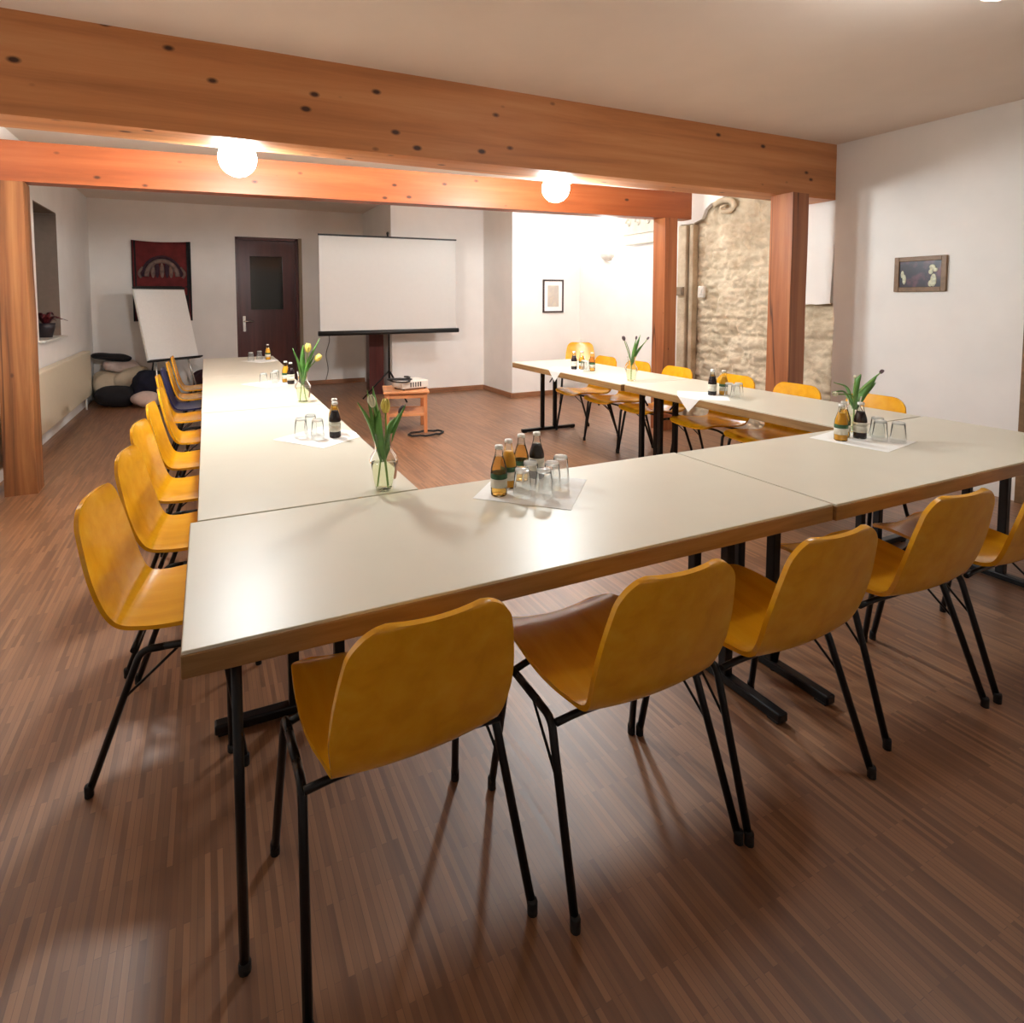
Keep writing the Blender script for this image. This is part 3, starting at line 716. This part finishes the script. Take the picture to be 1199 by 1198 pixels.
for x, y, rz, lb in ((-.272, 2.135, -PI/2-.15, 'yellow shell chair at the left end of the front table, nearest of the left row'),
                     (-.245, 2.700, -PI/2-.12, 'second nearest yellow chair in the left row'),
                     (-.255, 3.300, -PI/2-.12, 'third yellow chair of the left row, level with the nearest left seam'),
                     (-.245, 3.88, -PI/2-.05, 'fourth yellow chair of the left row, just beyond the first left seam'),
                     (-.235, 4.52, -PI/2, 'fifth yellow chair of the left row, half hidden by its neighbours'),
                     (-.30, 5.30, -PI/2, 'sixth yellow chair of the left row, just before the navy one'),
                     (-.29, 6.42, -PI/2, 'yellow chair just behind the navy chair in the left row'),
                     (-.28, 7.05, -PI/2, 'farthest yellow chair of the left row, in front of the flip chart')):
    chair(x, y, rz, lb, G)
BLU.location = (-.30, 5.87, 0); BLU.rotation_euler.z = -PI/2; tag(BLU, 'navy blue chair among the yellow ones in the left row', 'chair', G)
G = 'yellow chairs along the right tables'
for x, y, rz, lb in ((3.80, 2.27, PI/2, 'yellow chair against the right wall side, nearest of the right row behind the drooping tulips'),
                     (3.79, 2.80, PI/2, 'yellow chair standing before the thick reddish post'),
                     (3.80, 3.34, PI/2, 'yellow chair before the bare stone wall, behind the bottles of the right arm'),
                     (3.79, 3.965, PI/2, 'yellow chair before the stone jamb right of the far post'),
                     (3.79, 4.49, PI/2, 'yellow chair behind the dark tulips of the right arm'),
                     (3.80, 5.01, PI/2, 'yellow chair pushed under the far end of the right arm')):
    chair(x, y, rz, lb, G)
chair(4.74, 6.72, PI-.62, 'yellow chair standing apart in the far right corner, its full back showing', G)

# ------------------------------------------------------------------ table ware
def bottle(kind, loc, label, group, lab='labelgreen', rz=0):
    t = thing('juice_bottle', label, 'bottle', loc, rz, group)
    out = [(0, .0), (.026, 0), (.0285, .004), (.0285, .085), (.027, .098), (.021, .118), (.0145, .140), (.0125, .155), (.0125, .166), (0, .166)]
    MB().lathe(out, 20).build('bottle_body', M['botglass'], t)
    lv = .130 if kind != 'amber' else .134
    inn = [(0, .004), (.0255, .004), (.0262, .008), (.0262, .085), (.0248, .098), (.019, .117), (.0155, lv), (0, lv)]
    MB().lathe(inn, 20).build('juice', M[{'amber': 'amber', 'orange': 'orange', 'red': 'redjuice'}[kind]], t)
    l1 = MB().lathe([(.0288, .030), (.0292, .030), (.0292, .060), (.0288, .060)], 20).build('label', M['labelwhite'], t)
    MB().lathe([(.0289, .060), (.0293, .060), (.0293, .078), (.0289, .078)], 20).build('label_band', M[lab], l1)
    MB().lathe([(0, .163), (.0140, .161), (.0146, .166), (.0138, .173), (0, .174)], 18).build('cap', M['cap'], t)
    return t
BOT = {}
def put_bottle(kind, x, y, label, group):
    if kind not in BOT: BOT[kind] = bottle(kind, (x, y, NZ_), label, group, 'labelwhite' if kind == 'red' else 'labelgreen'); return BOT[kind]
    return dup(BOT[kind], (x, y, NZ_), random.uniform(0, 6), label, group)
GLS = []
def put_glass(x, y, label, group):
    if not GLS:
        t = thing('drinking_glass', label, 'glass', (x, y, NZ_), 0, group)
        MB().lathe([(.0325, .0), (.0328, .003), (.0258, .090), (.0243, .094)], 22).build('tumbler', M['glass'], t)
        MB().lathe([(0, .085), (.0256, .0855), (.0250, .093), (.0225, .0965), (0, .0965)], 22).build('glass_base', M['glassbase'], t)
        GLS.append(t); return t
    return dup(GLS[0], (x, y, NZ_), random.uniform(0, 6), label, group)
NZ_ = .7425
def napkin(c, size, rz, label, edge=None):
    """square paper napkin; edge=(axis, value, sign) lets what lies past the table edge fold down"""
    n = 24; mb = MB(); vs = []
    for side in (0, 1):
        for i in range(n+1):
            for j in range(n+1):
                u, v = (i/n-.5)*size, (j/n-.5)*size
                x = c[0]+u*math.cos(rz)-v*math.sin(rz); y = c[1]+u*math.sin(rz)+v*math.cos(rz); z = TZ+.0005
                off = .0012*side
                if edge:
                    ax, val, sg = edge; q = (x if ax == 0 else y); ov = (q-val)*sg
                    if ov > 0:
                        z -= ov; q = val+sg*(.0015+off)
                        if ax == 0: x = q
                        else: y = q
                        off = 0
                vs.append((x, y, z+off))
    N = (n+1)**2; fs = []
    for s in (0, 1):
        for i in range(n):
            for j in range(n): fs.append(tuple(s*N+q for q in (i*(n+1)+j, (i+1)*(n+1)+j, (i+1)*(n+1)+j+1, i*(n+1)+j+1)))
    bd = [i*(n+1) for i in range(n+1)]+[n*(n+1)+j for j in range(1, n+1)]+[i*(n+1)+n for i in range(n-1, -1, -1)]+[j for j in range(n-1, 0, -1)]
    for a, b in zip(bd, bd[1:]+bd[:1]): fs.append((a, b, b+N, a+N))
    mb.add(vs, fs); return tag(mb.build('paper_napkin', M['paper']), label, 'napkin', 'white napkins under the drinks')
napkin((1.045, 1.765), .335, .80, 'white napkin under the drinks on the front left table', (1, 1.930, 1))
napkin((.505, 2.88), .33, .62, 'white napkin under the drinks nearest in the left arm', (0, .676, 1))
napkin((.46, 4.90), .33, .55, 'white napkin under the drinks midway along the left arm', (0, .676, 1))
napkin((.55, 6.78), .33, .6, 'white napkin under the drinks at the far end of the left arm', (0, .712, 1))
napkin((2.84, 1.72), .33, .18, 'white napkin under the drinks on the front right table')
napkin((3.13, 2.98), .33, .80, 'white napkin hanging over the inner table edge in the right arm, nearest of two', (0, 3.000, -1))
napkin((3.10, 4.62), .33, .80, 'white napkin hanging over the inner table edge at the far end of the right arm', (0, 2.972, -1))
g = 'drinks on the front left table'
put_bottle('amber', .905, 1.755, 'apple juice bottle at the front left corner of the near napkin', g)
put_bottle('orange', .975, 1.815, 'orange juice bottle beside the amber one on the near napkin', g)
put_bottle('amber', 1.055, 1.865, 'apple juice bottle at the back of the near napkin', g)
put_bottle('red', 1.125, 1.870, 'dark red juice bottle at the back of the near napkin', g)
for x, y, lb in ((.972, 1.710, 'upturned glass next to the front apple juice bottle on the near napkin'), (1.043, 1.775, 'upturned glass in the middle of the near napkin, before the bottles'),
                 (1.035, 1.672, 'upturned glass at the front middle of the near napkin'), (1.108, 1.735, 'upturned glass right of the middle on the near napkin'),
                 (1.180, 1.790, 'upturned glass farthest right on the near napkin, below the dark bottle')):
    put_glass(x, y, lb, 'glasses on the front left table')
g = 'drinks nearest in the left arm'
put_bottle('red', .560, 2.845, 'dark bottle with pale label on the nearest napkin of the left arm', g)
put_bottle('orange', .578, 2.945, 'orange juice bottle behind the dark one in the nearest left arm group', g)
for x, y, lb in ((.405, 2.90, 'upturned glass leftmost on the nearest napkin of the left arm'), (.462, 2.97, 'upturned glass at the back of the nearest left arm napkin'), (.476, 2.845, 'upturned glass next to the dark bottle on the nearest left arm napkin')):
    put_glass(x, y, lb, 'glasses nearest in the left arm')
g = 'drinks midway along the left arm'
put_bottle('red', .600, 4.80, 'dark bottle midway along the left arm beside the yellow tulips', g)
put_bottle('orange', .575, 4.92, 'orange juice bottle midway along the left arm', g)
for x, y, lb in ((.395, 4.82, 'upturned glass leftmost in the middle group of the left arm'), (.475, 4.86, 'upturned glass next to the bottles in the middle group of the left arm'), (.50, 4.97, 'upturned glass at the back of the middle group of the left arm')):
    put_glass(x, y, lb, 'glasses midway along the left arm')
g = 'drinks at the far end of the left arm'
put_bottle('orange', .615, 6.86, 'orange juice bottle at the far end of the left arm before the door', g)
for x, y, lb in ((.43, 6.78, 'upturned glass leftmost at the far end of the left arm'), (.53, 6.92, 'upturned glass beside the far orange juice bottle')):
    put_glass(x, y, lb, 'glasses at the far end of the left arm')
g = 'drinks on the front right table'
put_bottle('orange', 2.735, 1.755, 'orange juice bottle leftmost on the front right table', g)
put_bottle('amber', 2.815, 1.795, 'apple juice bottle between orange and dark bottles on the front right table', g)
put_bottle('red', 2.862, 1.745, 'dark red juice bottle on the front right table', g)
for x, y, lb in ((2.895, 1.672, 'upturned glass next to the dark bottle on the front right table'), (2.962, 1.725, 'upturned glass at the back right of the front right napkin'), (2.935, 1.615, 'upturned glass nearest the camera on the front right napkin')):
    put_glass(x, y, lb, 'glasses on the front right table')
g = 'drinks nearest in the right arm'
put_bottle('red', 3.205, 2.965, 'dark bottle with pale label in the nearer group of the right arm', g)
put_bottle('orange', 3.285, 2.94, 'orange juice bottle in the nearer group of the right arm', g)
put_bottle('amber', 3.265, 3.02, 'apple juice bottle behind the orange one in the nearer right arm group', g)
for x, y, lb in ((3.255, 2.865, 'upturned glass between the bottles and the right glasses in the nearer right arm group'), (3.235, 2.795, 'upturned glass rightmost in the nearer right arm group'), (3.315, 2.84, 'upturned glass at the back of the nearer right arm group')):
    put_glass(x, y, lb, 'glasses nearest in the right arm')
g = 'drinks at the far end of the right arm'
put_bottle('red', 3.19, 4.62, 'dark bottle at the far end of the right arm', g)
put_bottle('orange', 3.265, 4.60, 'orange juice bottle at the far end of the right arm', g)
put_bottle('amber', 3.275, 4.45, 'apple juice bottle at the right of the far right arm group', g)
for x, y, lb in ((3.235, 4.525, 'upturned glass beside the far orange juice bottle in the right arm'), (3.205, 4.44, 'upturned glass rightmost at the far end of the right arm')):
    put_glass(x, y, lb, 'glasses at the far end of the right arm')

# ------------------------------------------------------------------ vases and tulips
VAS = []
VP = [(0, 0), (.038, 0), (.041, .004), (.047, .05), (.053, .095), (.052, .110), (.044, .125), (.032, .142), (.029, .155), (.031, .18), (.036, .205)]
def vase(x, y, label, s=1.0):
    z = TZ+.0005
    if VAS:
        v = dup(VAS[0], (x, y, z), random.uniform(0, 6), label); v.scale = (s, s, s); return v
    t = thing('glass_vase', label, 'vase', (x, y, z), 0, 'tulip vases on the tables')
    inn = [(max(0, r-.0025), zz+(.006 if i < 3 else 0)) for i, (r, zz) in enumerate(VP)][::-1]
    MB().lathe(VP, 28).build('vase_body', M['vaseglass'], t)
    MB().lathe([(0, .0075), (.0365, .0075), (.0435, .05), (.0495, .095), (0, .095)], 24).build('water', M['water'], t)
    VAS.append(t); t.scale = (s, s, s); return t
def ribbon(mb, pts, wmax, side, th=.0018, tip=.0):
    n = len(pts)-1; vs = []
    for i, p in enumerate(pts):
        q = i/n; wd = wmax*(math.sin(PI*min(1, .12+q*.88))**.8)+.0008; tg = (pts[min(i+1, n)]-pts[max(i-1, 0)]).normalized()
        s_ = (side-tg*side.dot(tg)).normalized(); nn = tg.cross(s_)
        vs += [p-s_*wd+nn*wd*.35, p+nn*th, p+s_*wd+nn*wd*.35, p-nn*th]
    fs = [(i*4+j, i*4+(j+1) % 4, i*4+4+(j+1) % 4, i*4+4+j) for i in range(n) for j in range(4)]+[(3, 2, 1, 0), (n*4, n*4+1, n*4+2, n*4+3)]
    mb.add(vs, fs, True)
def tulip(vx, vy, mid, tip, petal, leaves, label, bl=.045, br=.017, foot=(0, 0)):
    """stem from the vase floor through the neck (mid at rim) to the blossom at tip; offsets in metres from the vase centre"""
    t = thing('tulip', label, 'flower', (vx, vy, TZ+.0005), 0, 'tulips in the vases')
    a = [Vector((foot[0], foot[1], .010)), Vector((foot[0]*.2, foot[1]*.2, .14)), Vector(mid), Vector(tip)]
    cv = crom(a, 20); MB().tube(cv, .0032, 7).build('stem', M['stem'], t)
    dr = (cv[-1]-cv[-2]).normalized(); R = dr.to_track_quat('Z', 'Y').to_matrix(); b = MB()
    for k in range(6):
        an = k*PI/3; ps = []; rr = br*(1 if k % 2 else .86)
        for i in range(7):
            q = i/6; rad = rr*math.sin(PI*(.10+.78*q))**.7; ps.append(R @ Vector((rad*math.cos(an), rad*math.sin(an), bl*q))+cv[-1])
        ribbon(b, ps, br*.62, R @ Vector((-math.sin(an), math.cos(an), 0)), .0012)
    b.build('blossom', M[petal], t)
    for (base, bend, end, wd) in leaves:
        mb = MB(); p = crom([Vector(base), Vector(bend), Vector(end)], 12); d_ = (Vector(end)-Vector(base)); sd = d_.cross(Vector((0, 0, 1)))
        if sd.length < .02: sd = Vector((1, 0, 0))
        # turn the blade a little to the camera
        ribbon(mb, p, wd, (sd.normalized()+Vector((.6, -.2, 0))).normalized() if sd.dot(Vector((1, 0, 0))) >= 0 else (-sd.normalized()+Vector((.6, -.2, 0))).normalized())
        mb.build('leaf', M['leaf'], t)
    return t
A = vase(.560, 1.985, 'glass vase of tulips at the corner where front and left tables meet')
tulip(.560, 1.985, (-.008, .0, .20), (-.035, .0, .300), 'petalwhite', [((-.005, 0, .10), (-.03, 0, .24), (-.055, .0, .36), .017), ((-.01, .01, .12), (-.05, 0, .24), (-.09, 0, .32), .012)], 'pale tulip bud leaning left in the near vase', .045, .014, (.02, .01))
tulip(.560, 1.985, (.010, .0, .20), (.010, .0, .275), 'petalyellow', [((.0, 0, .10), (.03, 0, .20), (.085, .0, .30), .013), ((.0, .0, .12), (-.012, .01, .24), (-.03, .02, .37), .015)], 'yellow tulip standing highest in the near vase', .052, .017, (-.02, .01))
tulip(.560, 1.985, (.012, .01, .19), (.07, .03, .262), 'petaldark', [((.0, 0, .11), (.02, .0, .22), (.045, .0, .255), .014), ((.0, -.01, .11), (-.02, -.01, .21), (-.015, -.01, .29), .016)], 'closed tulip bud leaning right in the near vase', .035, .009, (.01, -.02))
B = vase(.565, 3.92, 'glass vase with yellow tulips farther along the left arm', 1.0)
tulip(.565, 3.92, (.02, 0, .20), (.035, 0, .330), 'petalyellow', [((.0, 0, .12), (-.02, 0, .26), (-.06, 0, .36), .016), ((.0, 0, .12), (.03, 0, .26), (.12, .02, .42), .016)], 'upright yellow tulip in the far left vase', .06, .024, (-.02, 0))
tulip(.565, 3.92, (.025, 0, .20), (.085, 0, .270), 'petalyellow', [((.0, 0, .12), (.0, .01, .25), (.01, .02, .38), .018), ((.0, 0, .12), (.03, 0, .22), (.08, 0, .31), .014)], 'yellow tulip drooping right in the far left vase', .055, .022, (.02, 0))
C = vase(3.17, 3.775, 'glass vase of closed dark tulips in the right arm', .98)
tulip(3.17, 3.775, (-.02, 0, .20), (-.075, 0, .335), 'petaldark', [((.0, 0, .13), (-.02, 0, .24), (-.06, 0, .33), .012)], 'dark bud leaning left in the right arm vase', .04, .014)
tulip(3.17, 3.775, (.012, 0, .20), (.045, 0, .340), 'petaldark', [((.0, 0, .13), (.02, 0, .23), (.04, 0, .33), .014), ((0, 0, .13), (.03, 0, .24), (.09, 0, .38), .014)], 'upright bud in the right arm vase', .03, .008)
tulip(3.17, 3.775, (.02, 0, .19), (.16, 0, .335), 'petaldark', [((.0, 0, .13), (.04, 0, .22), (.13, 0, .31), .015)], 'bud leaning far right in the right arm vase', .03, .008)
D = vase(2.955, 1.835, 'glass vase of drooping tulips on the front right table behind the bottles', .92)
tulip(2.955, 1.835, (-.02, 0, .19), (-.135, 0, .205), 'petalwhite', [((.0, 0, .12), (-.05, 0, .23), (-.165, 0, .265), .020), ((.0, 0, .12), (-.06, .01, .21), (-.16, .01, .215), .016)], 'cream tulip drooping left in the front right vase', .03, .012)
tulip(2.955, 1.835, (.0, 0, .20), (.0, 0, .275), 'petalwhite', [((.0, 0, .12), (.015, 0, .25), (.045, 0, .295), .012)], 'upright cream bud in the front right vase', .016, .007)
tulip(2.955, 1.835, (.02, 0, .19), (.20, 0, .29), 'petaldark', [((.0, 0, .12), (.06, 0, .20), (.18, 0, .285), .022), ((.0, 0, .12), (.06, 0, .19), (.17, 0, .245), .018)], 'tulip with broad leaves drooping right in the front right vase', .03, .009)

# ------------------------------------------------------------------ world and colour management
wd = bpy.data.worlds.new('world'); SC.world = wd; wd.use_nodes = True
wd.node_tree.nodes['Background'].inputs['Color'].default_value = (.02, .02, .03, 1); wd.node_tree.nodes['Background'].inputs['Strength'].default_value = .2
vs_ = SC.view_settings
vs_.view_transform = 'Standard'; vs_.look = 'None'; vs_.gamma = 1; vs_.use_curve_mapping = False; vs_.exposure = 1.12
SC.cycles.transparent_max_bounces = 24
